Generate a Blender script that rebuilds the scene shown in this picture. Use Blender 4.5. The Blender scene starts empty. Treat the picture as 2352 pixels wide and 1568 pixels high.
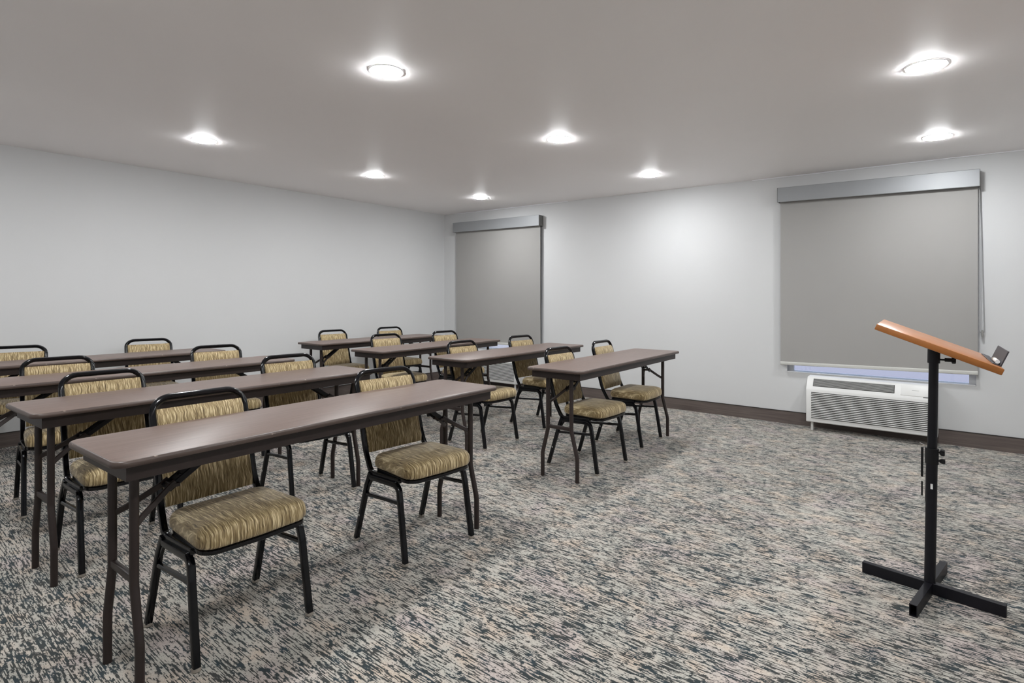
import bpy, bmesh, math, random
from mathutils import Vector, Matrix
random.seed(7)
PI = math.pi
scene = bpy.context.scene
col = scene.collection

# ------------------------------------------------------------------ materials
def new_mat(name):
    m = bpy.data.materials.new(name)
    m.use_nodes = True
    nt = m.node_tree
    nt.nodes.clear()
    out = nt.nodes.new('ShaderNodeOutputMaterial')
    b = nt.nodes.new('ShaderNodeBsdfPrincipled')
    nt.links.new(b.outputs[0], out.inputs[0])
    return m, nt, b

def plain(name, rgb, rough=0.5, metal=0.0, spec=0.5, coat=0.0, var=0.0, vscale=8.0, bump=0.0, bscale=200.0):
    m, nt, b = new_mat(name)
    b.inputs['Base Color'].default_value = (*rgb, 1)
    b.inputs['Roughness'].default_value = rough
    b.inputs['Metallic'].default_value = metal
    b.inputs['Specular IOR Level'].default_value = spec
    b.inputs['Coat Weight'].default_value = coat
    tc = nt.nodes.new('ShaderNodeTexCoord')
    if var > 0:
        n = nt.nodes.new('ShaderNodeTexNoise'); n.inputs['Scale'].default_value = vscale
        n.inputs['Detail'].default_value = 3
        nt.links.new(tc.outputs['Object'], n.inputs['Vector'])
        r = nt.nodes.new('ShaderNodeValToRGB')
        r.color_ramp.elements[0].position = 0.3; r.color_ramp.elements[1].position = 0.7
        r.color_ramp.elements[0].color = (*[c * (1 - var) for c in rgb], 1)
        r.color_ramp.elements[1].color = (*[min(1, c * (1 + var)) for c in rgb], 1)
        nt.links.new(n.outputs['Fac'], r.inputs[0]); nt.links.new(r.outputs[0], b.inputs['Base Color'])
    if bump > 0:
        n2 = nt.nodes.new('ShaderNodeTexNoise'); n2.inputs['Scale'].default_value = bscale
        nt.links.new(tc.outputs['Object'], n2.inputs['Vector'])
        bp = nt.nodes.new('ShaderNodeBump'); bp.inputs['Strength'].default_value = bump
        bp.inputs['Distance'].default_value = 0.002
        nt.links.new(n2.outputs['Fac'], bp.inputs['Height']); nt.links.new(bp.outputs[0], b.inputs['Normal'])
    return m

def mapping(nt, src, scale, rot=(0, 0, 0), loc=(0, 0, 0)):
    mp = nt.nodes.new('ShaderNodeMapping')
    mp.inputs['Scale'].default_value = scale
    mp.inputs['Rotation'].default_value = rot
    mp.inputs['Location'].default_value = loc
    nt.links.new(src, mp.inputs['Vector'])
    return mp.outputs[0]

def noise(nt, vec, scale=1.0, detail=2.0, rough=0.5, dist=0.0):
    n = nt.nodes.new('ShaderNodeTexNoise')
    n.inputs['Scale'].default_value = scale; n.inputs['Detail'].default_value = detail
    n.inputs['Roughness'].default_value = rough; n.inputs['Distortion'].default_value = dist
    nt.links.new(vec, n.inputs['Vector'])
    return n.outputs['Fac']

def math_n(nt, op, a, b=None, c=None, clamp=False):
    n = nt.nodes.new('ShaderNodeMath'); n.operation = op; n.use_clamp = clamp
    for i, v in enumerate((a, b, c)):
        if v is None: continue
        if isinstance(v, (int, float)): n.inputs[i].default_value = v
        else: nt.links.new(v, n.inputs[i])
    return n.outputs[0]

def ramp(nt, fac, stops):
    r = nt.nodes.new('ShaderNodeValToRGB')
    e = r.color_ramp.elements
    while len(e) < len(stops): e.new(0.5)
    for i, (p, c) in enumerate(stops):
        e[i].position = p; e[i].color = (*c, 1) if len(c) == 3 else c
    nt.links.new(fac, r.inputs[0])
    return r.outputs[0]

def mixc(nt, fac, a, b, mode='MIX'):
    n = nt.nodes.new('ShaderNodeMix'); n.data_type = 'RGBA'; n.blend_type = mode
    if isinstance(fac, (int, float)): n.inputs[0].default_value = fac
    else: nt.links.new(fac, n.inputs[0])
    for i, v in ((6, a), (7, b)):
        if isinstance(v, tuple): n.inputs[i].default_value = (*v, 1)
        else: nt.links.new(v, n.inputs[i])
    return n.outputs[2]

def carpet_mat():
    m, nt, b = new_mat('carpet')
    tc = nt.nodes.new('ShaderNodeTexCoord')
    raw = tc.outputs['Object']
    # tufts: the pattern is woven in small stitches
    sn = nt.nodes.new('ShaderNodeVectorMath'); sn.operation = 'SNAP'
    nt.links.new(raw, sn.inputs[0]); sn.inputs[1].default_value = (0.0030, 0.0042, 1.0)
    v = sn.outputs[0]
    thin = noise(nt, mapping(nt, v, (165, 10.5, 1), (0, 0, 0.06)), 1, 2.2, 0.6, 0.2)
    fine = noise(nt, mapping(nt, v, (190, 42, 1), (0, 0, 0.06), (11, 3, 0)), 1, 1.5, 0.6)
    blob = noise(nt, mapping(nt, v, (82, 31, 1), (0, 0, 0.05), (3, 7, 0)), 1, 3.0, 0.65, 0.35)
    big = noise(nt, mapping(nt, v, (17.0, 9.0, 1)), 1, 2.5, 0.6)
    dens = noise(nt, mapping(nt, v, (2.2, 1.3, 1), (0, 0, 0), (1, 2, 0)), 1, 2, 0.5)
    # thresholds shift with the density of each region
    shift = math_n(nt, 'MULTIPLY', math_n(nt, 'SUBTRACT', big, 0.5), 0.27)
    shift = math_n(nt, 'ADD', shift, math_n(nt, 'MULTIPLY', math_n(nt, 'SUBTRACT', dens, 0.5), 0.16))
    t = math_n(nt, 'ADD', thin, math_n(nt, 'MULTIPLY', shift, 0.55))
    tb = math_n(nt, 'ADD', blob, math_n(nt, 'MULTIPLY', shift, 0.9))
    tf = math_n(nt, 'ADD', fine, math_n(nt, 'MULTIPLY', shift, 0.5))
    mt = math_n(nt, 'MULTIPLY', math_n(nt, 'SUBTRACT', t, 0.512), 30, clamp=True)
    mb = math_n(nt, 'MULTIPLY', math_n(nt, 'SUBTRACT', tb, 0.562), 30, clamp=True)
    mf = math_n(nt, 'MULTIPLY', math_n(nt, 'SUBTRACT', tf, 0.60), 20, clamp=True)
    dark = math_n(nt, 'MAXIMUM', math_n(nt, 'MAXIMUM', mt, mb), math_n(nt, 'MULTIPLY', mf, 0.8))
    # pale ground in three soft tones
    c1 = noise(nt, mapping(nt, v, (9, 6, 1), (0, 0, 0), (9, 1, 0)), 1, 2.5, 0.6)
    c2 = noise(nt, mapping(nt, v, (5, 3.4, 1), (0, 0, 0), (4, 8, 0)), 1, 2, 0.5)
    g = ramp(nt, c1, [(0.38, (0.435, 0.420, 0.375)), (0.52, (0.475, 0.437, 0.385)), (0.66, (0.520, 0.438, 0.360))])
    pk = mixc(nt, math_n(nt, 'MULTIPLY', math_n(nt, 'SUBTRACT', c2, 0.53), 7, clamp=True), g, (0.475, 0.412, 0.385))
    yarn = noise(nt, mapping(nt, v, (230, 160, 1)), 1, 1, 0.5)
    ground = mixc(nt, 1.0, pk, ramp(nt, yarn, [(0.3, (0.80, 0.80, 0.80)), (0.7, (1.12, 1.12, 1.12))]), 'MULTIPLY')
    dk = ramp(nt, big, [(0.42, (0.030, 0.032, 0.031)), (0.58, (0.014, 0.026, 0.031)), (0.72, (0.008, 0.028, 0.042))])
    base = mixc(nt, math_n(nt, 'MULTIPLY', dark, 0.97), ground, dk)
    nt.links.new(base, b.inputs['Base Color'])
    b.inputs['Roughness'].default_value = 0.95
    b.inputs['Specular IOR Level'].default_value = 0.12
    b.inputs['Sheen Weight'].default_value = 0.15
    bp = nt.nodes.new('ShaderNodeBump'); bp.inputs['Strength'].default_value = 0.35; bp.inputs['Distance'].default_value = 0.003
    nt.links.new(yarn, bp.inputs['Height']); nt.links.new(bp.outputs[0], b.inputs['Normal'])
    return m

def upholstery_mat():
    m, nt, b = new_mat('upholstery')
    tc = nt.nodes.new('ShaderNodeTexCoord')
    sep = nt.nodes.new('ShaderNodeSeparateXYZ'); nt.links.new(tc.outputs['Object'], sep.inputs[0])
    run = math_n(nt, 'ADD', sep.outputs['Z'], sep.outputs['Y'])     # along the cloth, front to back then up
    cmb = nt.nodes.new('ShaderNodeCombineXYZ')
    nt.links.new(sep.outputs['X'], cmb.inputs[0]); nt.links.new(run, cmb.inputs[1])
    v = cmb.outputs[0]
    wav = noise(nt, mapping(nt, v, (18, 20, 1)), 1, 1)
    off = nt.nodes.new('ShaderNodeCombineXYZ'); nt.links.new(math_n(nt, 'MULTIPLY', wav, 0.012), off.inputs[0])
    va = nt.nodes.new('ShaderNodeVectorMath'); nt.links.new(v, va.inputs[0]); nt.links.new(off.outputs[0], va.inputs[1])
    v2 = va.outputs[0]
    s1 = noise(nt, mapping(nt, v2, (185, 7.5, 1)), 1, 2, 0.6)
    s2 = noise(nt, mapping(nt, v2, (400, 20, 1), (0, 0, 0), (5, 5, 0)), 1, 2, 0.6)
    f = math_n(nt, 'ADD', math_n(nt, 'MULTIPLY', s1, 0.6), math_n(nt, 'MULTIPLY', s2, 0.4))
    c = ramp(nt, f, [(0.36, (0.085, 0.055, 0.022)), (0.45, (0.235, 0.165, 0.074)), (0.53, (0.380, 0.285, 0.140)), (0.61, (0.74, 0.61, 0.37))])
    nt.links.new(c, b.inputs['Base Color'])
    b.inputs['Roughness'].default_value = 0.62
    b.inputs['Specular IOR Level'].default_value = 0.35
    b.inputs['Sheen Weight'].default_value = 0.25
    bp = nt.nodes.new('ShaderNodeBump'); bp.inputs['Strength'].default_value = 0.25; bp.inputs['Distance'].default_value = 0.0015
    nt.links.new(s2, bp.inputs['Height']); nt.links.new(bp.outputs[0], b.inputs['Normal'])
    return m

def laminate_mat():
    m, nt, b = new_mat('brown_laminate')
    tc = nt.nodes.new('ShaderNodeTexCoord')
    v = tc.outputs['Object']
    g = noise(nt, mapping(nt, v, (6, 90, 20)), 1, 4, 0.6, 0.3)
    c = ramp(nt, g, [(0.35, (0.128, 0.086, 0.071)), (0.65, (0.168, 0.116, 0.097))])
    nt.links.new(c, b.inputs['Base Color'])
    b.inputs['Roughness'].default_value = 0.38
    b.inputs['Specular IOR Level'].default_value = 0.5
    n2 = noise(nt, v, 350, 1)
    bp = nt.nodes.new('ShaderNodeBump'); bp.inputs['Strength'].default_value = 0.06; bp.inputs['Distance'].default_value = 0.001
    nt.links.new(n2, bp.inputs['Height']); nt.links.new(bp.outputs[0], b.inputs['Normal'])
    return m

def edge_mat():
    # bullnose edge of the table top, worn pale in a few small chips
    m, nt, b = new_mat('worn_table_edge')
    tc = nt.nodes.new('ShaderNodeTexCoord')
    v = tc.outputs['Object']
    w = noise(nt, mapping(nt, v, (24, 24, 60)), 1, 3, 0.6)
    k = math_n(nt, 'MULTIPLY', math_n(nt, 'SUBTRACT', w, 0.70), 30, clamp=True)
    g = noise(nt, mapping(nt, v, (5, 5, 90)), 1, 3)
    c0 = ramp(nt, g, [(0.35, (0.060, 0.040, 0.033)), (0.65, (0.095, 0.066, 0.054))])
    c = mixc(nt, k, c0, (0.36, 0.29, 0.24))
    nt.links.new(c, b.inputs['Base Color'])
    b.inputs['Roughness'].default_value = 0.38
    return m

def baseboard_mat():
    m, nt, b = new_mat('brown_wood_baseboard')
    tc = nt.nodes.new('ShaderNodeTexCoord')
    v = tc.outputs['Object']
    g = noise(nt, mapping(nt, v, (2.2, 2.2, 60)), 1, 4, 0.6, 0.4)
    c = ramp(nt, g, [(0.3, (0.085, 0.066, 0.060)), (0.7, (0.150, 0.120, 0.108))])
    nt.links.new(c, b.inputs['Base Color'])
    b.inputs['Roughness'].default_value = 0.55
    return m

def wood_mat():
    m, nt, b = new_mat('cherry_wood')
    tc = nt.nodes.new('ShaderNodeTexCoord')
    v = tc.outputs['Object']
    g = noise(nt, mapping(nt, v, (70, 6, 30)), 1, 4, 0.55, 0.6)
    c = ramp(nt, g, [(0.3, (0.36, 0.125, 0.032)), (0.7, (0.50, 0.195, 0.062))])
    nt.links.new(c, b.inputs['Base Color'])
    b.inputs['Roughness'].default_value = 0.30
    return m

def emit_mat(name, rgb, s):
    m = bpy.data.materials.new(name); m.use_nodes = True
    nt = m.node_tree; nt.nodes.clear()
    o = nt.nodes.new('ShaderNodeOutputMaterial'); e = nt.nodes.new('ShaderNodeEmission')
    e.inputs[0].default_value = (*rgb, 1); e.inputs[1].default_value = s
    nt.links.new(e.outputs[0], o.inputs[0])
    return m

def glass_mat():
    m = bpy.data.materials.new('window_glass'); m.use_nodes = True
    nt = m.node_tree; nt.nodes.clear()
    o = nt.nodes.new('ShaderNodeOutputMaterial')
    t = nt.nodes.new('ShaderNodeBsdfTransparent'); g = nt.nodes.new('ShaderNodeBsdfGlossy')
    g.inputs['Roughness'].default_value = 0.02
    fr = nt.nodes.new('ShaderNodeFresnel'); fr.inputs[0].default_value = 1.45
    mx = nt.nodes.new('ShaderNodeMixShader')
    nt.links.new(fr.outputs[0], mx.inputs[0]); nt.links.new(t.outputs[0], mx.inputs[1]); nt.links.new(g.outputs[0], mx.inputs[2])
    nt.links.new(mx.outputs[0], o.inputs[0])
    return m

M = dict(
    wall=plain('wall_paint', (0.625, 0.63, 0.633), 0.7, spec=0.25, var=0.012, vscale=1.2, bump=0.12, bscale=260),
    ceiling=plain('ceiling_paint', (0.93, 0.90, 0.895), 0.52, spec=0.55, var=0.01, vscale=1.0, bump=0.1, bscale=200),
    white=plain('white_enamel', (0.82, 0.82, 0.82), 0.35),
    plastic=plain('white_plastic', (0.70, 0.70, 0.685), 0.42, var=0.02, vscale=3),
    grille=plain('grey_plastic', (0.30, 0.30, 0.285), 0.5, var=0.05),
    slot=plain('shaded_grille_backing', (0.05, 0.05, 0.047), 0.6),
    grille2=plain('grey_grille_slats', (0.36, 0.36, 0.345), 0.5),
    darkslot=plain('dark_recess', (0.03, 0.03, 0.03), 0.7),
    black=plain('black_enamel', (0.002, 0.0025, 0.004), 0.18, spec=0.4, var=0.1, vscale=30),
    powder=plain('black_powder_coat', (0.005, 0.005, 0.008), 0.45, spec=0.3, var=0.1, vscale=40),
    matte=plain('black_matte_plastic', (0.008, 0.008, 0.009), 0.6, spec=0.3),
    brown=plain('brown_steel', (0.028, 0.019, 0.017), 0.42, spec=0.4, var=0.12, vscale=12),
    steel=plain('bare_steel', (0.55, 0.55, 0.55), 0.3, metal=1.0),
    glide=plain('clear_grey_glide', (0.30, 0.27, 0.23), 0.4),
    valance=plain('silver_valance', (0.31, 0.32, 0.33), 0.5, metal=0.3, spec=0.5, var=0.03, vscale=2),
    valance_end=plain('dark_end_cap', (0.12, 0.12, 0.115), 0.5),
    fabric=plain('grey_blackout_cloth', (0.345, 0.337, 0.324), 0.85, spec=0.2, var=0.015, vscale=2.0, bump=0.2, bscale=900),
    rail=plain('pale_bottom_rail', (0.55, 0.55, 0.52), 0.5),
    chain_or_gap_shade=plain('grey_cord', (0.35, 0.35, 0.35), 0.4),
    cap=plain('baseboard_cap', (0.02, 0.016, 0.014), 0.5),
    lip=plain('white_caulk', (0.82, 0.82, 0.86), 0.4),
    carpet=carpet_mat(), cloth=upholstery_mat(), laminate=laminate_mat(), edge=edge_mat(),
    base=baseboard_mat(), wood=wood_mat(), glass=glass_mat(),
    lamp=emit_mat('lamp_diffuser', (0.965, 0.985, 1.0), 66.0),
    wood_edge=plain('orange_edge_band', (0.30, 0.105, 0.020), 0.45, var=0.08, vscale=20),
    tray=plain('charcoal_plastic', (0.035, 0.033, 0.040), 0.45),
)

# ------------------------------------------------------------------ mesh tools
def link(name, bm, mats, parent=None, sharp=35.0, smooth=True):
    me = bpy.data.meshes.new(name)
    bmesh.ops.recalc_face_normals(bm, faces=bm.faces[:])
    bm.to_mesh(me); bm.free()
    if not isinstance(mats, (list, tuple)): mats = [mats]
    for mm in mats: me.materials.append(mm)
    if smooth:
        for p in me.polygons: p.use_smooth = True
        me.set_sharp_from_angle(angle=math.radians(sharp))
    o = bpy.data.objects.new(name, me)
    col.objects.link(o)
    if parent is not None: o.parent = parent
    return o

def add_box(bm, lo, hi, bev=0.0, seg=2, mat=0, M4=None):
    t = bmesh.new()
    vs = [t.verts.new((x, y, z)) for x in (lo[0], hi[0]) for y in (lo[1], hi[1]) for z in (lo[2], hi[2])]
    for q in ((0, 1, 3, 2), (4, 6, 7, 5), (0, 4, 5, 1), (2, 3, 7, 6), (0, 2, 6, 4), (1, 5, 7, 3)):
        t.faces.new([vs[i] for i in q])
    bmesh.ops.recalc_face_normals(t, faces=t.faces[:])
    if bev > 0:
        bmesh.ops.bevel(t, geom=t.edges[:], offset=bev, segments=seg, profile=0.5, affect='EDGES')
    merge(bm, t, mat, M4)

def merge(bm, t, mat=0, M4=None):
    if M4 is not None: bmesh.ops.transform(t, matrix=M4, verts=t.verts[:])
    mp = {}
    for v in t.verts: mp[v] = bm.verts.new(v.co)
    for f in t.faces:
        try: nf = bm.faces.new([mp[v] for v in f.verts]); nf.material_index = mat
        except ValueError: pass
    t.free()

def fillet(pts, rad, n=6):
    """round the corners of a polyline; rad is one radius or one per inner corner"""
    pts = [Vector(p) for p in pts]
    if isinstance(rad, (int, float)): rad = [rad] * (len(pts) - 2)
    out = [pts[0]]
    for i in range(1, len(pts) - 1):
        a, b, c = pts[i - 1], pts[i], pts[i + 1]
        u, w = (a - b), (c - b)
        lu, lw = u.length, w.length
        u.normalize(); w.normalize()
        ang = u.angle(w)
        r = rad[i - 1]
        if ang > PI - 0.02 or r <= 0: out.append(b); continue
        d = min(r / math.tan(ang / 2), lu * 0.48, lw * 0.48)
        r2 = d * math.tan(ang / 2)
        p0, p1 = b + u * d, b + w * d
        cen = b + (u + w).normalized() * (r2 / math.sin(ang / 2))
        e0, e1 = p0 - cen, p1 - cen
        tot = e0.angle(e1)
        ax = e0.cross(e1)
        if ax.length < 1e-9: out.append(b); continue
        ax.normalize()
        for k in range(n + 1):
            out.append(cen + Matrix.Rotation(tot * k / n, 3, ax) @ e0)
    out.append(pts[-1])
    return out

def section_round(rx, ry, n=10):
    return [(rx * math.cos(2 * PI * k / n), ry * math.sin(2 * PI * k / n)) for k in range(n)]

def section_square(hx, hy, r=0.004, n=2):
    out = []
    for cx, cy, a0 in ((hx - r, hy - r, 0), (-hx + r, hy - r, PI / 2), (-hx + r, -hy + r, PI), (hx - r, -hy + r, 1.5 * PI)):
        for k in range(n + 1):
            a = a0 + PI / 2 * k / n
            out.append((cx + r * math.cos(a), cy + r * math.sin(a)))
    return out

def add_tube(bm, pts, sec, up=(1, 0, 0), mat=0):
    """sweep a section along a path; 'up' fixes the first axis of the section"""
    pts = [Vector(p) for p in pts]
    rings = []
    U = Vector(up).normalized()
    for i, p in enumerate(pts):
        if i == 0: t = pts[1] - pts[0]
        elif i == len(pts) - 1: t = pts[-1] - pts[-2]
        else: t = (pts[i + 1] - p).normalized() + (p - pts[i - 1]).normalized()
        t.normalize()
        a = U - t * U.dot(t)
        if a.length < 1e-4: a = Vector((0, 0, 1)) - t * t.z
        a.normalize()
        b = t.cross(a)
        rings.append([bm.verts.new(p + a * s[0] + b * s[1]) for s in sec])
    n = len(sec)
    for i in range(len(rings) - 1):
        for k in range(n):
            f = bm.faces.new((rings[i][k], rings[i][(k + 1) % n], rings[i + 1][(k + 1) % n], rings[i + 1][k]))
            f.material_index = mat
    f = bm.faces.new(rings[0][::-1]); f.material_index = mat
    f = bm.faces.new(rings[-1]); f.material_index = mat

def add_lathe(bm, prof, n=24, cen=(0, 0, 0), mat=0, M4=None, cap=True):
    t = bmesh.new()
    rings = []
    for r, z in prof:
        rings.append([t.verts.new((cen[0] + r * math.cos(2 * PI * k / n), cen[1] + r * math.sin(2 * PI * k / n), cen[2] + z)) for k in range(n)])
    for i in range(len(rings) - 1):
        for k in range(n):
            t.faces.new((rings[i][k], rings[i][(k + 1) % n], rings[i + 1][(k + 1) % n], rings[i + 1][k]))
    if cap:
        t.faces.new(rings[0][::-1]); t.faces.new(rings[-1])
    merge(bm, t, mat, M4)

def rounded_outline(hx, hy, r, n=6):
    out = []
    for cx, cy, a0 in ((hx - r, hy - r, 0), (-hx + r, hy - r, PI / 2), (-hx + r, -hy + r, PI), (hx - r, -hy + r, 1.5 * PI)):
        for k in range(n + 1):
            a = a0 + PI / 2 * k / n
            out.append((cx + r * math.cos(a), cy + r * math.sin(a)))
    return out

def add_loft(bm, loops, mats=None, cap_lo=True, cap_hi=True, mat_cap=0):
    rings = [[bm.verts.new(p) for p in lp] for lp in loops]
    n = len(rings[0])
    for i in range(len(rings) - 1):
        for k in range(n):
            f = bm.faces.new((rings[i][k], rings[i][(k + 1) % n], rings[i + 1][(k + 1) % n], rings[i + 1][k]))
            f.material_index = mats[i] if mats else 0
    if cap_lo: f = bm.faces.new(rings[0][::-1]); f.material_index = mat_cap
    if cap_hi: f = bm.faces.new(rings[-1]); f.material_index = mat_cap

def thing(name, label, cat, loc=(0, 0, 0), rz=0.0, group=None):
    o = bpy.data.objects.new(name, None)
    o.empty_display_size = 0.1
    col.objects.link(o)
    o.location = loc; o.rotation_euler = (0, 0, rz)
    o['label'] = label; o['category'] = cat
    if group: o['group'] = group
    return o

def struct(o):
    o['kind'] = 'structure'
    return o

def copy_tree(o, parent=None):
    c = o.copy(); col.objects.link(c)
    if parent is not None: c.parent = parent
    for ch in list(o.children): copy_tree(ch, c)
    return c

# ------------------------------------------------------------------ room
XW, YS = -7.4, -8.0            # far-left and behind-camera extents
def ceil_z(y): return 2.563 + 0.0138 * y
WIN = {1: (-0.40, -1.862), 2: (-4.935, -6.405)}
WZ = (0.520, 2.150)

bm = bmesh.new(); add_box(bm, (XW - .15, YS - .15, -0.12), (0.15, 0.15, 0.0))
struct(link('floor', bm, M['carpet'], smooth=False))

bm = bmesh.new()
z0, z1 = ceil_z(YS - .15), ceil_z(0.15)
vs = [bm.verts.new(p) for p in ((XW - .15, YS - .15, z0), (0.15, YS - .15, z0), (0.15, 0.15, z1), (XW - .15, 0.15, z1),
                                (XW - .15, YS - .15, z0 + .12), (0.15, YS - .15, z0 + .12), (0.15, 0.15, z1 + .12), (XW - .15, 0.15, z1 + .12))]
for q in ((0, 1, 2, 3), (7, 6, 5, 4), (0, 4, 5, 1), (1, 5, 6, 2), (2, 6, 7, 3), (3, 7, 4, 0)): bm.faces.new([vs[i] for i in q])
struct(link('ceiling', bm, M['ceiling'], smooth=False))

def wall_box(name, lo, hi, zl, zh):
    # a wall slab whose top follows the ceiling
    bm = bmesh.new()
    vs = [bm.verts.new(p) for p in ((lo[0], lo[1], 0), (hi[0], lo[1], 0), (hi[0], hi[1], 0), (lo[0], hi[1], 0),
                                    (lo[0], lo[1], zl), (hi[0], lo[1], zl), (hi[0], hi[1], zh), (lo[0], hi[1], zh))]
    for q in ((3, 2, 1, 0), (4, 5, 6, 7), (0, 1, 5, 4), (1, 2, 6, 5), (2, 3, 7, 6), (3, 0, 4, 7)): bm.faces.new([vs[i] for i in q])
    return struct(link(name, bm, M['wall'], smooth=False))
wall_box('wall_left', (XW, 0.0), (0.0, 0.15), ceil_z(0), ceil_z(.15))
wall_box('wall_far_left', (XW - .15, YS - .15), (XW, 0.15), ceil_z(YS - .15), ceil_z(.15))
wall_box('wall_near', (XW, YS - .15), (0.0, YS), ceil_z(YS - .15), ceil_z(YS))

# window wall with two openings
bm = bmesh.new()
ys = sorted([YS - .15, 0.15, *WIN[1], *WIN[2]]); zs = [0.0, WZ[0], WZ[1], None]
def zz(k, y): return ceil_z(y) if zs[k] is None else zs[k]
def solid(i, k):
    if i < 0 or k < 0 or i >= len(ys) - 1 or k >= 3: return False
    if k == 1:
        ym = (ys[i] + ys[i + 1]) / 2
        for a, b_ in WIN.values():
            if b_ < ym < a: return False
    return True
TH = 0.15
def quad(*ps): bm.faces.new([bm.verts.new(p) for p in ps])
for i in range(len(ys) - 1):
    for k in range(3):
        if not solid(i, k): continue
        y0, y1 = ys[i], ys[i + 1]
        for x in (0.0, TH):
            quad((x, y0, zz(k, y0)), (x, y1, zz(k, y1)), (x, y1, zz(k + 1, y1)), (x, y0, zz(k + 1, y0)))
        for j, y in ((i - 1, y0), (i + 1, y1)):
            if not solid(j, k): quad((0, y, zz(k, y)), (TH, y, zz(k, y)), (TH, y, zz(k + 1, y)), (0, y, zz(k + 1, y)))
        for j, kk in ((k - 1, k), (k + 1, k + 1)):
            if not solid(i, j): quad((0, y0, zz(kk, y0)), (0, y1, zz(kk, y1)), (TH, y1, zz(kk, y1)), (TH, y0, zz(kk, y0)))
bmesh.ops.remove_doubles(bm, verts=bm.verts[:], dist=1e-5)
struct(link('wall_right', bm, M['wall'], smooth=False))

# thin bead where wall meets ceiling along the window wall
bm = bmesh.new()
for a, b_ in ((-0.25, -2.3), (-4.6, -6.75)):
    add_tube(bm, [(-0.004, a, ceil_z(a) - .003), (-0.004, b_, ceil_z(b_) - .003)], section_round(.0055, .0045, 8), up=(0, 0, 1))
struct(link('trim_1', bm, M['lip']))

# baseboards
BH = 0.127
def baseboard(name, lo, hi, inward):
    bm = bmesh.new()
    add_box(bm, (lo[0], lo[1], 0), (hi[0], hi[1], BH - .006), mat=0)
    add_box(bm, (lo[0] + inward[0][0], lo[1] + inward[0][1], BH - .006), (hi[0] + inward[1][0], hi[1] + inward[1][1], BH), mat=1)
    return struct(link(name, bm, [M['base'], M['cap']], smooth=False))
baseboard('baseboard_left', (XW, -0.012), (-0.012, 0.0), ((0, -.002), (0, 0)))
baseboard('baseboard_right', (-0.012, YS), (0.0, 0.0), ((-.002, 0), (0, 0)))
baseboard('baseboard_far_left', (XW, YS + .012), (XW + .012, -.012), ((0, 0), (.002, 0)))
baseboard('baseboard_near', (XW + .012, YS), (-.012, YS + .012), ((0, 0), (0, .002)))

# windows: frame, glass, sill
for n, (ya, yb) in WIN.items():
    bm = bmesh.new()
    x0, x1 = 0.075, 0.125
    z0, z1 = WZ
    fw = 0.045
    add_box(bm, (x0, yb, z0), (x1, ya, z0 + .010)); add_box(bm, (x0, yb, z1 - fw), (x1, ya, z1))
    add_box(bm, (x0, yb, z0 + .010), (x1, yb + fw, z1 - fw)); add_box(bm, (x0, ya - fw, z0 + .010), (x1, ya, z1 - fw))
    ym = (ya + yb) / 2
    w = struct(link('window_%d' % n, bm, M['white'], smooth=False))
    bm = bmesh.new()
    add_box(bm, (x0 + .022, yb + fw, z0 + .010), (x0 + .028, ya - fw, z1 - fw))
    struct(link('glass_pane', bm, M['glass'], w, smooth=False))
    bm = bmesh.new(); add_box(bm, (.003, yb + .001, z0 + .0005), (0.073, ya - .001, z0 + .008), bev=.002)
    struct(link('window_sill', bm, M['white'], w))

# ------------------------------------------------------------------ recessed lights
def lamp_thing(x, y, label):
    z = ceil_z(y)
    t = thing('ceiling_light', label, 'light', (x, y, z), 0, 'round recessed ceiling lights')
    t.rotation_euler = (math.atan(0.0138), 0, 0)
    return t
bm = bmesh.new()
add_lathe(bm, [(0.0890, -0.0005), (0.0893, -0.0045), (0.0915, -0.0050), (0.0945, -0.0030), (0.0950, -0.0005)], 40, cap=False)
ring_src = link('trim_ring', bm, M['white'])
bm = bmesh.new()
prof = [(0.0885, -0.004)] + [(0.0885 * math.cos(a) ** 0.8, -0.0040 - 0.0125 * math.sin(a)) for a in (0.0, 0.35, 0.7, 1.05, 1.35)]
add_lathe(bm, prof, 32)
dif_src = link('diffuser', bm, M['lamp'])
LX = (-0.87, -2.51, -4.19, -5.87)
LY = (-1.545, -3.86, -6.17)
labels = {
    (0, 0): 'round recessed light nearest the corner above the corner window blind',
    (1, 0): 'round recessed light by the blank wall, middle of the row farthest back',
    (2, 0): 'round recessed light by the blank wall at the left of the ceiling',
    (0, 1): 'round recessed light between the two window blinds, close to the window wall',
    (1, 1): 'round recessed light in the middle of the ceiling',
    (2, 1): 'large bright round recessed light in the upper left centre of the photo',
    (0, 2): 'round recessed light directly above the valance of the wide blind',
    (1, 2): 'large round recessed light at the upper right of the photo, above the lectern',
}
first = True
for i, x in enumerate(LX):
    for j, y in enumerate(LY):
        t = lamp_thing(x, y, labels.get((i, j), 'round recessed ceiling light outside the view on the camera side of the room'))
        if (i, j) not in labels: t['group'] = 'round recessed ceiling lights beyond the view'
        if first: a, b_ = ring_src, dif_src; first = False
        else:
            a, b_ = ring_src.copy(), dif_src.copy()
            col.objects.link(a); col.objects.link(b_)
        a.parent = t; b_.parent = t

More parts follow.
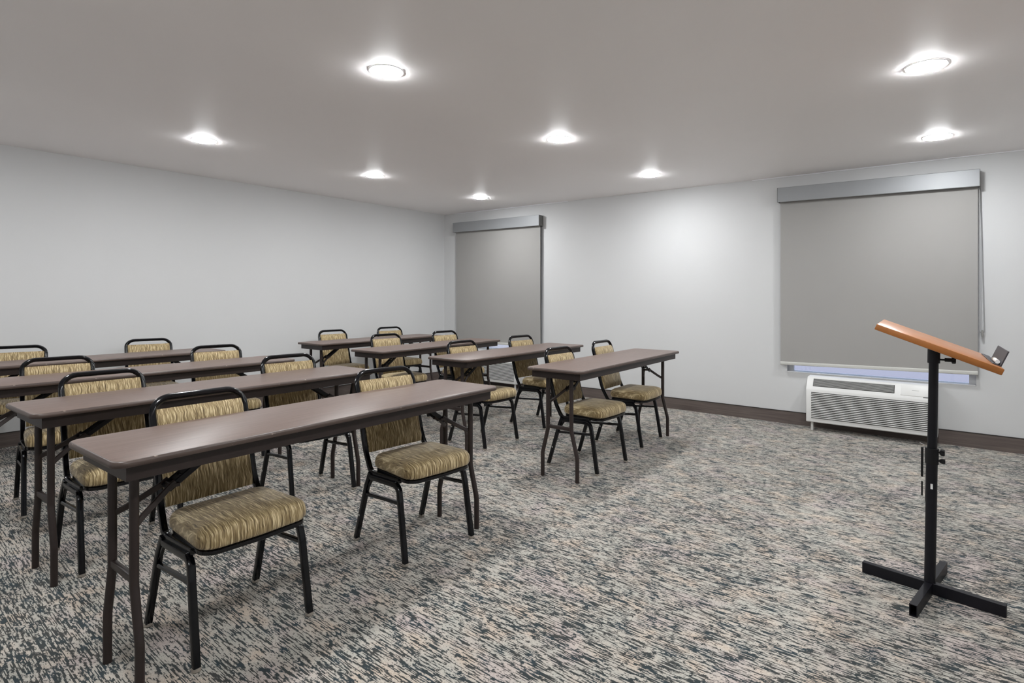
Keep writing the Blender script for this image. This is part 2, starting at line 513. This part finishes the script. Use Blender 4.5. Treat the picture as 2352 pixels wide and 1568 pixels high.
# ------------------------------------------------------------------ roller blinds
def blind(ya, yb, zt, zb, label, chain):
    """ya is the end toward the corner; zt gives the valance top at both ends"""
    t = thing('roller_blind', label, 'blind', (0, (ya + yb) / 2, 0.59))
    inv = Matrix.Translation((0, -(ya + yb) / 2, -0.59))
    hgt = 0.145
    bm = bmesh.new()
    xs = (-0.102, -0.001)
    # front, top and back panels of the valance with rounded front edges
    prof = [(xs[1], 0.0), (xs[0] + .004, 0.0), (xs[0], -.004), (xs[0], -hgt + .004), (xs[0] + .003, -hgt),
            (xs[0] + .008, -hgt), (xs[0] + .008, -.009), (xs[1], -.009)]
    rings = []
    for y, z in ((ya - .004, zt[0]), (yb + .004, zt[1])):
        rings.append([bm.verts.new((px, y, z + pz)) for px, pz in prof])
    n = len(prof)
    for k in range(n): bm.faces.new((rings[0][k], rings[0][(k + 1) % n], rings[1][(k + 1) % n], rings[1][k]))
    bm.faces.new(rings[0]); bm.faces.new(rings[1][::-1])
    bmesh.ops.transform(bm, matrix=inv, verts=bm.verts[:])
    v = link('valance', bm, M['valance'], t)
    for y, z, s in ((ya, zt[0], -1), (yb, zt[1], 1)):
        bm = bmesh.new()
        add_box(bm, (xs[0] + .001, min(y, y + s * .004), z - hgt + .002), (xs[1], max(y, y + s * .004), z - .001), bev=.001, seg=1, M4=inv)
        link('end_cap', bm, M['valance_end'], v)
    # fabric sheet with faint ripples near the bottom corners
    f0, f1 = ya - .020, yb + .014
    fx = -0.050
    bm = bmesh.new()
    ny, nz = 60, 44
    ztop = (zt[0] + zt[1]) / 2 - .03
    zbot = zb
    grid = [[None] * (nz + 1) for _ in range(ny + 1)]
    for i in range(ny + 1):
        u = i / ny
        y = f0 + (f1 - f0) * u
        ed = min(u, 1 - u) * abs(f1 - f0)
        for k in range(nz + 1):
            w = k / nz
            z = ztop + ((zbot[0] * (1 - u) + zbot[1] * u) - ztop) * w
            low = max(0, (w - .72) / .28)
            x = fx + 0.0045 * low * math.exp(-ed / .16) * math.sin(ed * 46 + w * 9) + 0.0012 * math.sin(u * 17 + w * 3) * w
            grid[i][k] = (bm.verts.new((x, y, z)), bm.verts.new((x + .0012, y, z)))
    for i in range(ny):
        for k in range(nz):
            for s in (0, 1):
                bm.faces.new((grid[i][k][s], grid[i + 1][k][s], grid[i + 1][k + 1][s], grid[i][k + 1][s]))
    for i in range(ny):
        for k in (0, nz): bm.faces.new((grid[i][k][0], grid[i + 1][k][0], grid[i + 1][k][1], grid[i][k][1]))
    for k in range(nz):
        for i in (0, ny): bm.faces.new((grid[i][k][0], grid[i][k + 1][0], grid[i][k + 1][1], grid[i][k][1]))
    bmesh.ops.transform(bm, matrix=inv, verts=bm.verts[:])
    link('fabric', bm, M['fabric'], t, sharp=60)
    bm = bmesh.new()
    add_tube(bm, [(fx, f0, zb[0] + .004), (fx, f1, zb[1] + .004)], section_square(.009, .016, .006, 3), up=(1, 0, 0))
    bmesh.ops.transform(bm, matrix=inv, verts=bm.verts[:])
    link('bottom_rail', bm, M['rail'], t)
    # roller tube hidden in the valance
    bm = bmesh.new()
    add_tube(bm, [(-0.032, f0 + .003, ztop + .002), (-0.032, f1 - .003, ztop + .002)], section_round(.019, .019, 16), up=(0, 0, 1))
    bmesh.ops.transform(bm, matrix=inv, verts=bm.verts[:])
    link('roller', bm, M['rail'], t)
    if chain == 'loop':
        bm = bmesh.new()
        yc = yb + .004
        zlo, zhi = 0.985, zt[1] - hgt + .01
        pts = fillet([(-.045, yc, zhi), (-.045, yc, zlo), (-.030, yc - .020, zlo - .02), (-.018, yc - .030, zlo), (-.018, yc - .006, zhi)], .01, 4)
        add_tube(bm, pts, section_round(.0028, .0028, 6), up=(1, 0, 0))
        bmesh.ops.transform(bm, matrix=inv, verts=bm.verts[:])
        ch = link('chain', bm, M['chain_or_gap_shade'], t)
        bm = bmesh.new()
        add_lathe(bm, [(.003, .03), (.008, .024), (.009, -.01), (.005, -.03)], 12, (-.030, yc - .018, zlo - .015), M4=inv)
        link('chain_weight', bm, M['grille'], ch)
    else:  # dark strip added to draw the shade of the gap beside the fabric
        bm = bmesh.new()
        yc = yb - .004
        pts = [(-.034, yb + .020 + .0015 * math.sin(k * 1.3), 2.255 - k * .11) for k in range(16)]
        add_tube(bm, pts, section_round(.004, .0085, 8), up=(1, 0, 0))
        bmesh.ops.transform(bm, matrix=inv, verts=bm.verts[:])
        link('chain_or_gap_shade', bm, M['matte'], t)
    return t
blind(-0.284, -1.906, (2.404, 2.379), (0.610, 0.612), 'tall grey roller blind under a silver valance in the room corner', 'chain_or_gap_shade')
blind(-4.866, -6.430, (2.370, 2.338), (0.606, 0.632), 'wide grey roller blind under a silver valance behind the lectern', 'loop')

# ------------------------------------------------------------------ wall air conditioners
def air_conditioner(yl, label):
    """yl: end toward the corner. unit is 1.05 m long"""
    Lh = 1.005
    t = thing('air_conditioner', label, 'air conditioner', (0, yl - Lh / 2, 0.085))
    inv = Matrix.Translation((0, -(yl - Lh / 2), -0.085))
    yr = yl - Lh
    XB, XF = -0.0145, -0.205
    prof = [(XB, .085), (XF + .006, .085), (XF, .092), (XF, .388), (XF + .008, .402), (-.137, .502), (-.125, .510), (XB, .512)]
    bm = bmesh.new()
    rings = [[bm.verts.new((x, y, z)) for x, z in prof] for y in (yl, yr)]
    n = len(prof)
    for k in range(n): bm.faces.new((rings[0][k], rings[0][(k + 1) % n], rings[1][(k + 1) % n], rings[1][k]))
    bm.faces.new(rings[0]); bm.faces.new(rings[1][::-1])
    bmesh.ops.bevel(bm, geom=[e for e in bm.edges if abs(e.verts[0].co.y - e.verts[1].co.y) < .01], offset=.006, segments=3, profile=.5, affect='EDGES')
    bmesh.ops.transform(bm, matrix=inv, verts=bm.verts[:])
    body = link('body', bm, M['plastic'], t)
    # front intake: dark recess with horizontal louvres
    y0, y1 = yl - .045, yr + .030
    za, zb_ = .128, .368
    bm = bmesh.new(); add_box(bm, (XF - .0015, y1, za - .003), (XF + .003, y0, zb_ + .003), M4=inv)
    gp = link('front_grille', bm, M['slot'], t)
    bm = bmesh.new()
    N = 15
    for k in range(N):
        zc = za + (zb_ - za) * (k + .5) / N
        pr = [(XF - .003, zc + .0040), (XF - .0085, zc + .0008), (XF - .0085, zc - .0026), (XF - .003, zc - .0034)]
        r = [[bm.verts.new((x, y, z)) for x, z in pr] for y in (y0, y1)]
        for q in range(4): bm.faces.new((r[0][q], r[0][(q + 1) % 4], r[1][(q + 1) % 4], r[1][q]))
        bm.faces.new(r[0]); bm.faces.new(r[1][::-1])
    bmesh.ops.transform(bm, matrix=inv, verts=bm.verts[:])
    link('louvres', bm, M['plastic'], gp, smooth=False)
    # sloped top: air outlet grille and control lid
    a, b_ = Vector((XF + .008, 0, .402)), Vector((-.137, 0, .502))
    sl = (b_ - a).normalized(); nrm = Vector((-sl.z, 0, sl.x))
    if nrm.x > 0: nrm = -nrm
    def slope_box(name, ya, yb, s0, s1, h0, h1, mat, par, bev=.002):
        bmx = bmesh.new()
        R = Matrix(((sl.x, 0, nrm.x, a.x), (0, 1, 0, 0), (sl.z, 0, nrm.z, a.z), (0, 0, 0, 1)))
        add_box(bmx, (s0, yb, h0), (s1, ya, h1), bev=bev, seg=2)
        bmesh.ops.transform(bmx, matrix=inv @ R, verts=bmx.verts[:])
        return link(name, bmx, mat, par)
    g = slope_box('outlet_grille', yl - .055, yl - .700, .026, .106, -.004, .002, M['slot'], t)
    bm = bmesh.new()
    R = inv @ Matrix(((sl.x, 0, nrm.x, a.x), (0, 1, 0, 0), (sl.z, 0, nrm.z, a.z), (0, 0, 0, 1)))
    for k in range(7):
        s = .033 + k * .0108
        add_box(bm, (s, yl - .695, .0021), (s + .0045, yl - .060, .0055), M4=R)
    link('slats', bm, M['grille2'], g, smooth=False)
    slope_box('control_lid', yl - .745, yr + .022, .016, .110, -.002, .0035, M['plastic'], t)
    slope_box('lid_latch', yl - .905, yr + .035, .008, .013, -.001, .002, M['darkslot'], t, bev=.0005)
    slope_box('name_plate', yl - .825, yl - .875, .066, .069, .0034, .0042, M['grille'], t, bev=.0003)
    for yy in (yl - .035, yr + .055):
        bm = bmesh.new(); add_box(bm, (-.17, yy - .02, 0.0005), (-.15, yy, .087), bev=.002, seg=1, M4=inv)
        link('support_leg', bm, M['plastic'], t)
    return t
air_conditioner(-0.585, 'white wall air conditioner under the corner window, half hidden behind tables')
air_conditioner(-5.148, 'white wall air conditioner with louvred front below the wide blind')

# ------------------------------------------------------------------ folding tables
LT, WT, HT = 1.829, 0.457, 0.778
def make_table():
    t = thing('folding_table', '', 'table')
    bm = bmesh.new()
    hx, hy, r = LT / 2, WT / 2, .045
    def loop(ins, z): return [(x, y, z) for x, y in rounded_outline(hx - ins, hy - ins, max(.006, r - ins), 7)]
    loops = [loop(.006, HT - .021), loop(.0015, HT - .0195), loop(0, HT - .015), loop(0, HT - .009), loop(.002, HT - .003), loop(.006, HT - .0006), loop(.008, HT)]
    add_loft(bm, loops, mats=[1, 1, 1, 1, 1, 1])
    top = link('tabletop', bm, [M['laminate'], M['edge']], t, sharp=50)
    bm = bmesh.new()
    ax, ay, zt_, zb_ = .872, .196, HT - .0212, .708
    o = [(ax, ay), (-ax, ay), (-ax, -ay), (ax, -ay)]
    i_ = [(x * (1 - .006 / abs(x)), y * (1 - .006 / abs(y))) for x, y in o]
    for k in range(4):
        a, b_, c, d = o[k], o[(k + 1) % 4], i_[(k + 1) % 4], i_[k]
        V = [bm.verts.new((p[0], p[1], z)) for z in (zb_, zt_) for p in (a, b_, c, d)]
        for q in ((0, 1, 2, 3), (7, 6, 5, 4), (0, 4, 5, 1), (2, 6, 7, 3), (1, 5, 6, 2), (3, 7, 4, 0)): bm.faces.new([V[j] for j in q])
    link('apron', bm, M['brown'], t, smooth=False)
    tube = section_round(.0142, .0142, 12)
    lx = .817
    for sx in (-1, 1):
        for sy in (-1, 1):
            bm = bmesh.new()
            pts = fillet([(sx * lx, sy * .096, HT - .040), (sx * lx, sy * .096, .345), (sx * lx, sy * .142, .165), (sx * lx, sy * .142, .0)], .10, 5)
            add_tube(bm, pts, tube)
            lg = link('leg', bm, M['brown'], t)
        bm = bmesh.new()
        add_tube(bm, [(sx * lx, -.090, .360), (sx * lx, .090, .360)], section_square(.013, .009, .005, 2), up=(0, 0, 1))
        link('crossbar', bm, M['brown'], t)
        bm = bmesh.new()
        add_tube(bm, [(sx * lx, -.17, HT - .045), (sx * lx, .17, HT - .045)], section_round(.012, .012, 8), up=(0, 0, 1))
        link('pivot_bar', bm, M['brown'], t)
        # folding brace: two arms from the legs that swing together, then a double locking bar up to the underside
        bm = bmesh.new()
        for sy in (-1, 1):
            pts = fillet([(sx * (lx - .006), sy * .090, .530), (sx * (lx - .035), sy * .070, .548), (sx * (lx - .125), sy * .030, .605), (sx * (lx - .150), sy * .028, .622)], .06, 5)
            add_tube(bm, pts, section_square(.0045, .011, .003, 1), up=(0, 1, 0))
        add_box(bm, (min(sx * (lx - .135), sx * (lx - .165)), -.034, .605), (max(sx * (lx - .135), sx * (lx - .165)), .034, .619), bev=.002, seg=1)
        br = link('brace', bm, M['brown'], t)
        bm = bmesh.new()
        for sy in (-1, 1):
            add_tube(bm, [(sx * (lx - .130), sy * .022, .600), (sx * (lx - .340), sy * .020, .738)], section_square(.004, .012, .003, 1), up=(0, 1, 0))
        add_tube(bm, [(sx * (lx - .180), -.022, .634), (sx * (lx - .180), .022, .634)], section_round(.005, .005, 8), up=(0, 0, 1))
        add_tube(bm, [(sx * (lx - .215), -.024, .655), (sx * (lx - .215), .024, .655)], section_round(.005, .005, 8), up=(0, 0, 1))
        add_box(bm, (min(sx * (lx - .31), sx * (lx - .36)), -.05, .734), (max(sx * (lx - .31), sx * (lx - .36)), .05, HT - .0215), bev=.002, seg=1)
        link('lock_bar', bm, M['powder'], br)
    return t
TABLES = [
    ('brown folding table in the foreground, largest and closest to the camera', -4.689, -4.119, 1.791),
    ('brown folding table second from the camera, just behind the closest table', -4.681, -3.034, 2.136),
    ('brown folding table third from the camera in the left block, left end cut off', -4.656, -1.945, 0.401),
    ('brown folding table of the left block that stands nearest the blank wall', -4.661, -0.743, 1.087),
    ('brown folding table at the front of the right block, nearest the lectern', -2.072, -4.094, 1.992),
    ('brown folding table second in the right block, right behind the one nearest the lectern', -2.048, -3.043, 1.152),
    ('brown folding table third in the right block, its end before the corner blind', -2.054, -1.947, 3.479),
    ('brown folding table of the right block farthest back, by the blank wall', -1.922, -0.798, 1.461),
]
proto = make_table()
for i, (lab, x, y, a) in enumerate(TABLES):
    o = proto if i == 0 else copy_tree(proto)
    o.location = (x, y, 0); o.rotation_euler = (0, 0, math.radians(a))
    if i == 2:
        for ch in o.children:
            if ch.name.split('.')[0] in ('leg', 'crossbar', 'pivot_bar', 'brace') and sum(c[0] for c in ch.bound_box) < 0: ch.location.x = -0.045
    o['label'] = lab; o['category'] = 'table'; o['group'] = 'folding tables in two blocks of four'

# ------------------------------------------------------------------ stacking chairs
def make_chair():
    t = thing('stacking_chair', '', 'chair')
    SQ = section_square(.0125, .0125, .0045, 2)
    SB = section_square(.0115, .0115, .0045, 2)
    # back frame: one bent tube from under the seat, up and over
    L = [(-.192, -.14, .380), (-.192, .108, .372), (-.186, .171, .475), (-.183, .276, .865)]
    R = [(-x, y, z) for x, y, z in L[::-1]]
    bm = bmesh.new()
    add_tube(bm, fillet(L + R, [.050, .30, .072, .072, .30, .050], 7), SB, up=(0, -.25, .97))
    link('back_frame', bm, M['black'], t)
    # backrest pad: lies in the leaning plane between the uprights
    bm = bmesh.new()
    p0, p1 = Vector((0, .160, .458)), Vector((0, .262, .822))
    up_ = (p1 - p0).normalized(); nr = Vector((0, up_.z, -up_.y))      # points backward
    hgt = (p1 - p0).length
    sec = []
    nz = 12
    loops = []
    for k in range(nz + 1):
        w = k / nz
        e = min(w, 1 - w) * hgt
        rd = .016
        th = .0195 if e > rd else .006 + .0135 * math.sqrt(max(0, 1 - ((rd - e) / rd) ** 2))
        hxk = .1715
        c = p0 + up_ * (hgt * w)
        bulge = .008 * math.sin(PI * w)
        lp = []
        for a, b_ in rounded_outline(hxk, th + .0001, min(th * .9, .012), 4):
            fr = -bulge * (1 - (a / hxk) ** 2) if b_ < 0 else 0
            q = c + Vector((a, 0, 0)) + nr * (b_ + fr * .8)
            lp.append(q)
        loops.append(lp)
    add_loft(bm, loops)
    link('backrest', bm, M['cloth'], t, sharp=50)
    # side leg frames: front leg arches under the seat and meets the rear leg
    for s in (-1, 1):
        bm = bmesh.new()
        add_tube(bm, fillet([(s * .213, -.212, .012), (s * .209, -.166, .290), (s * .205, -.150, .362), (s * .200, .095, .352)], [.15, .055], 7), SQ, up=(1, 0, 0))
        lf = link('leg', bm, M['black'], t)
        bm = bmesh.new()
        add_tube(bm, fillet([(s * .213, .212, .012), (s * .207, .122, .300), (s * .199, .098, .372)], [.15], 5), SQ, up=(1, 0, 0))
        lr = link('leg', bm, M['black'], t)
        bm = bmesh.new()
        add_tube(bm, [(s * .205, .072, .350), (s * .208, .128, .275)], section_square(.006, .006, .002, 1), up=(1, 0, 0))
        link('gusset', bm, M['black'], lr)
        for par, y in ((lf, -.212), (lr, .212)):
            bm = bmesh.new()
            add_lathe(bm, [(.0135, 0), (.0165, .004), (.0155, .014)], 14, (s * .213, y, 0))
            link('glide', bm, M['glide'], par)
        bm = bmesh.new()
        add_tube(bm, [(s * .2095, -.160, .283), (s * .2085, .118, .262)], section_square(.0085, .0085, .003, 1), up=(0, 0, 1))
        link('stretcher', bm, M['black'], t)
        bm = bmesh.new()
        add_lathe(bm, [(.0055, 0), (.0055, .0015), (.002, .003)], 10, M4=Matrix.Translation((s * .2225, .172, .142)) @ Matrix.Rotation(s * PI / 2, 4, 'Y'))
        link('bolt', bm, M['steel'], lr)
    # seat outline: wider and bowed at the front, rounded corners
    def seat_loop(ins, z, dome=0.0):
        pts = []
        fy, ry, fx, rx, r = -.250, .098, .205, .185, .058
        raw = [(-fx + 0, fy + .014), (fx, fy + .014), (rx, ry), (-rx, ry)]
        path = fillet([Vector((0, fy, 0)), Vector((fx - ins, fy + .012 + ins, 0)), Vector((rx - ins, ry - ins, 0)), Vector((-rx + ins, ry - ins, 0)), Vector((-fx + ins, fy + .012 + ins, 0)), Vector((-.0001, fy + ins, 0))], [r, .035, .035, r], 7)
        path[0] = Vector((0.0001, fy + ins, 0))
        # resample edges for the dome
        out = []
        for q in range(len(path)):
            a = path[q]; b2 = path[(q + 1) % len(path)]
            m = max(1, int((b2 - a).length / .045))
            for j in range(m): out.append(a.lerp(b2, j / m))
        return out
    N = 64
    def resample(path):
        n = len(path)
        seg = [(path[(i + 1) % n] - path[i]).length for i in range(n)]
        tot = sum(seg); out = []; i = 0; acc = 0
        for k in range(N):
            d = tot * k / N
            while acc + seg[i] < d: acc += seg[i]; i += 1
            out.append(path[i].lerp(path[(i + 1) % n], (d - acc) / max(seg[i], 1e-9)))
        return out
    def LZ(ins, z, crown=0):
        return [Vector((p.x, p.y, z)) for p in resample(seat_loop(ins, z))]
    bm = bmesh.new()
    # thin pan under the cushion
    add_loft(bm, [LZ(.012, .378), LZ(.004, .382), LZ(.004, .395), LZ(.010, .3995)])
    link('seat_frame', bm, M['black'], t)
    bm = bmesh.new()
    loops = [LZ(.010, .400), LZ(.002, .403), LZ(-.003, .412), LZ(-.004, .430), LZ(-.001, .448), LZ(.006, .4610), LZ(.018, .4695), LZ(.038, .4750)]
    base = loops[-1]
    cx = Vector((0, -.08, 0))
    for f, dz in ((.72, .0040), (.45, .0070), (.2, .0085)):
        loops.append([Vector((cx.x + (p.x - cx.x) * f, cx.y + (p.y - cx.y) * f, .4750 + dz)) for p in base])
    add_loft(bm, loops)
    link('seat', bm, M['cloth'], t, sharp=60)
    return t
CH = [
    ('black-framed chair with striped gold seat at the left of the closest table', -5.126, -4.077, 0.9),
    ('black-framed chair with striped gold seat at the right of the closest table', -4.174, -4.071, -3.9),
    ('gold striped chair at the left of the table second from the camera', -5.180, -2.985, 0.5),
    ('gold striped chair at the right of the table second from the camera', -4.116, -2.952, -2.5),
    ('gold striped chair at the left of the third table of the left block', -5.172, -1.915, -5.0),
    ('gold striped chair at the right of the third table of the left block', -4.112, -1.760, -8.0),
    ('gold striped chair at the far left edge behind the table by the blank wall', -5.184, -0.555, -12.0),
    ('gold striped chair at the right of the left block table by the blank wall', -4.197, -0.500, -8.0),
    ('gold striped chair at the left of the table nearest the lectern', -2.443, -4.079, -0.5),
    ('gold striped chair at the right of the table nearest the lectern, closest to the windows', -1.607, -4.000, 2.85),
    ('gold striped chair at the left of the second table in the right block', -2.449, -3.014, -0.4),
    ('gold striped chair at the right of the second table in the right block', -1.542, -2.981, -2.1),
    ('gold striped chair at the left of the third table in the right block', -2.293, -1.690, -4.9),
    ('gold striped chair at the right of the third table in the right block', -1.484, -1.775, -3.8),
    ('gold striped chair at the left of the farthest table in the right block', -2.205, -0.570, -2.0),
    ('gold striped chair at the right of the farthest table, nearest the room corner', -1.330, -0.540, -6.6),
]
proto = make_chair()
for i, (lab, x, y, a) in enumerate(CH):
    o = proto if i == 0 else copy_tree(proto)
    o.location = (x, y, 0); o.rotation_euler = (0, 0, math.radians(a))
    o['label'] = lab; o['category'] = 'chair'; o['group'] = 'gold striped stacking chairs at the tables'

# ------------------------------------------------------------------ lectern
lec = thing('lectern', 'black metal lectern stand with a sloping cherry-wood desk, on the carpet at right', 'lectern', (-3.138, -6.207, 0), math.radians(-9))
bm = bmesh.new()
bw, bh = .0135, .048
def chan(bm, a, b_):
    add_box(bm, (min(a[0], b_[0]), min(a[1], b_[1]), .0), (max(a[0], b_[0]), max(a[1], b_[1]), bh), bev=.0012, seg=1)
chan(bm, (-bw, -.250), (bw, .252))
link('base_bar', bm, M['powder'], lec)
# short cross bar is an open box section: build walls so that its end is hollow
bm = bmesh.new()
for x0, x1 in ((-.272, -bw), (bw, .272)):
    add_box(bm, (x0, -bw, bh - .003), (x1, bw, bh)); add_box(bm, (x0, -bw, 0), (x1, bw, .003))
    add_box(bm, (x0, -bw, .003), (x1, -bw + .003, bh - .003)); add_box(bm, (x0, bw - .003, .003), (x1, bw, bh - .003))
link('base_bar', bm, M['powder'], lec, smooth=False)
# post leans very slightly
tilt = Vector((.0105, -.0125, 0))
def on_post(z): return Vector((tilt.x * z, tilt.y * z, z))
bm = bmesh.new()
add_tube(bm, [on_post(bh - .001), on_post(.585)], section_round(.0205, .0205, 20))
lp = link('lower_post', bm, M['powder'], lec)
bm = bmesh.new()
add_box(bm, (-.004, -.0009, -.011), (.004, .0009, .011), M4=Matrix.Translation(on_post(.462) + Vector((-.0205, -.0045, 0))) @ Matrix.Rotation(PI / 2, 4, 'Z'))
link('sticker', bm, M['white'], lp)
bm = bmesh.new()
add_tube(bm, [on_post(.54), on_post(1.045)], section_round(.0175, .0175, 20))
link('upper_post', bm, M['powder'], lec)
bm = bmesh.new()
add_tube(bm, [on_post(.556), on_post(.560), on_post(.590), on_post(.592), on_post(.622)], section_round(.0235, .0235, 20))
clp = link('clamp_collar', bm, M['matte'], lec)
def knob(par, p, d, r, ln, lobes=5):
    # star grip on a short screw
    d = Vector(d).normalized()
    Rm = Matrix.Translation(p) @ Vector((0, 0, 1)).rotation_difference(d).to_matrix().to_4x4()
    bm = bmesh.new()
    add_lathe(bm, [(.004, 0), (.004, ln)], 10, M4=Rm)
    add_lathe(bm, [(.008, ln * .45), (.008, ln)], 12, M4=Rm)
    t_ = bmesh.new()
    prof = [[(rr * (1 + .16 * math.cos(lobes * a)) * math.cos(a), rr * (1 + .16 * math.cos(lobes * a)) * math.sin(a), z) for a in [2 * PI * k / 30 for k in range(30)]] for rr, z in ((r * .8, ln), (r, ln + .003), (r, ln + .012), (r * .8, ln + .015))]
    add_loft(t_, prof)
    merge(bm, t_, 0, Rm)
    link('knob', bm, M['matte'], par)
SD = (.16, -1, 0)
knob(clp, on_post(.607) + Vector((.004, -.022, 0)), SD, .013, .006)
knob(clp, on_post(.571) + Vector((.004, -.022, 0)), SD, .010, .008)
# hanging adjustment rod beside the post
bm = bmesh.new()
q = on_post(.60) + Vector((.004, .0355, 0))
add_tube(bm, [q + Vector((0, 0, .018)), q + Vector((0, .001, -.110))], section_square(.003, .0042, .001, 1))
add_tube(bm, [q + Vector((0, .001, -.130)), q + Vector((0, .001, -.192))], section_square(.002, .003, .001, 1))
rod = link('adjustment_rod', bm, M['matte'], lec)
bm = bmesh.new()
add_tube(bm, [q + Vector((0, .010, .036)), q + Vector((0, -.004, .032)), q + Vector((0, -.010, .026)), q + Vector((0, -.010, -.215))], section_round(.0014, .0014, 6))
link('wire', bm, M['steel'], rod)
# top socket and tilt knob
bm = bmesh.new()
add_tube(bm, [on_post(.988), on_post(1.046)], section_round(.0225, .0225, 20))
sk = link('desk_socket', bm, M['powder'], lec)
knob(sk, on_post(1.004) + Vector((.002, -.018, 0)), SD, .013, .042)
# sloping desk
ta = math.atan2(1.164 - 1.010, .174 + .212)
dep = math.hypot(1.164 - 1.010, .174 + .212)
mid = Vector((-.036, (.174 - .212) / 2, (1.164 + 1.010) / 2))
D = Matrix.Rotation(math.radians(12.0), 4, 'Z') @ Matrix.Translation(mid) @ Matrix.Rotation(ta, 4, 'X')
bm = bmesh.new()
add_box(bm, (-.30, -dep / 2, -.024), (.30, dep / 2, 0), bev=.0025, seg=2)
bm.faces.ensure_lookup_table()
for f in bm.faces:
    f.normal_update()
    if abs(f.normal.z) < .5: f.material_index = 1
dk = link('desk', bm, [M['wood'], M['wood_edge']], lec)
dk.matrix_local = D
bm = bmesh.new()
add_box(bm, (-.022, -.050, -.029), (.094, .060, -.0245), bev=.001, seg=1)
pl_ = link('mounting_plate', bm, M['powder'], lec); pl_.matrix_local = D
bm = bmesh.new()
add_box(bm, (-.215, -dep / 2 + .002, .0005), (.24, -dep / 2 + .030, .0035), bev=.0006, seg=1)
add_box(bm, (-.215, -dep / 2 + .002, .0035), (.105, -dep / 2 + .0065, .062), bev=.0006, seg=1)
tr = link('book_stop', bm, M['tray'], lec); tr.matrix_local = D
wc = D
marker = thing('marker', 'white marker lying against the black book stop of the lectern desk', 'marker', (0, 0, 0))
bm = bmesh.new()
add_tube(bm, [(-.055, 0, 0), (.03, 0, 0)], section_round(.0075, .0075, 12), up=(0, 0, 1))
link('barrel', bm, M['white'], marker)
bm = bmesh.new()
add_tube(bm, [(.03, 0, 0), (.062, 0, 0)], section_round(.008, .008, 12), up=(0, 0, 1))
link('cap', bm, M['glide'], marker)
LM = Matrix.Translation((-3.138, -6.207, 0)) @ Matrix.Rotation(math.radians(-9), 4, 'Z')
marker.matrix_world = LM @ D @ Matrix.Translation((-.13, -dep / 2 + .0155, .0120))

# ------------------------------------------------------------------ world (daylight outside)
w = bpy.data.worlds.new('world'); scene.world = w
w.use_nodes = True
nt = w.node_tree
bg = nt.nodes['Background']
sky = nt.nodes.new('ShaderNodeTexSky')
sky.sky_type = 'NISHITA'
sky.sun_disc = False
sky.sun_elevation = math.radians(32); sky.sun_rotation = math.radians(200)
tint = nt.nodes.new('ShaderNodeMix'); tint.data_type = 'RGBA'; tint.blend_type = 'MIX'
tint.inputs[0].default_value = 0.85
nt.links.new(sky.outputs[0], tint.inputs[6]); tint.inputs[7].default_value = (0.30, 0.34, 0.56, 1)   # overcast evening blue
nt.links.new(tint.outputs[2], bg.inputs[0])
bg.inputs[1].default_value = 0.30

# ------------------------------------------------------------------ camera
cam = bpy.data.cameras.new('camera')
co = bpy.data.objects.new('camera', cam); col.objects.link(co)
co.location = (-6.1364, -6.3189, 1.2681)
co.rotation_euler = (PI / 2, 0, -math.radians(51.0604))
cam.sensor_fit = 'HORIZONTAL'; cam.sensor_width = 36.0
cam.lens = 1282.03 / 2352 * 36.0
cam.shift_y = -(784 - 683.6) / 2352
cam.clip_start = 0.05
scene.camera = co

scene.view_settings.view_transform = 'Standard'
scene.view_settings.look = 'None'
scene.view_settings.gamma = 1.0
scene.view_settings.use_curve_mapping = False
scene.view_settings.exposure = 1.97
scene.cycles.max_bounces = 10
scene.cycles.diffuse_bounces = 6
scene.cycles.use_denoising = True
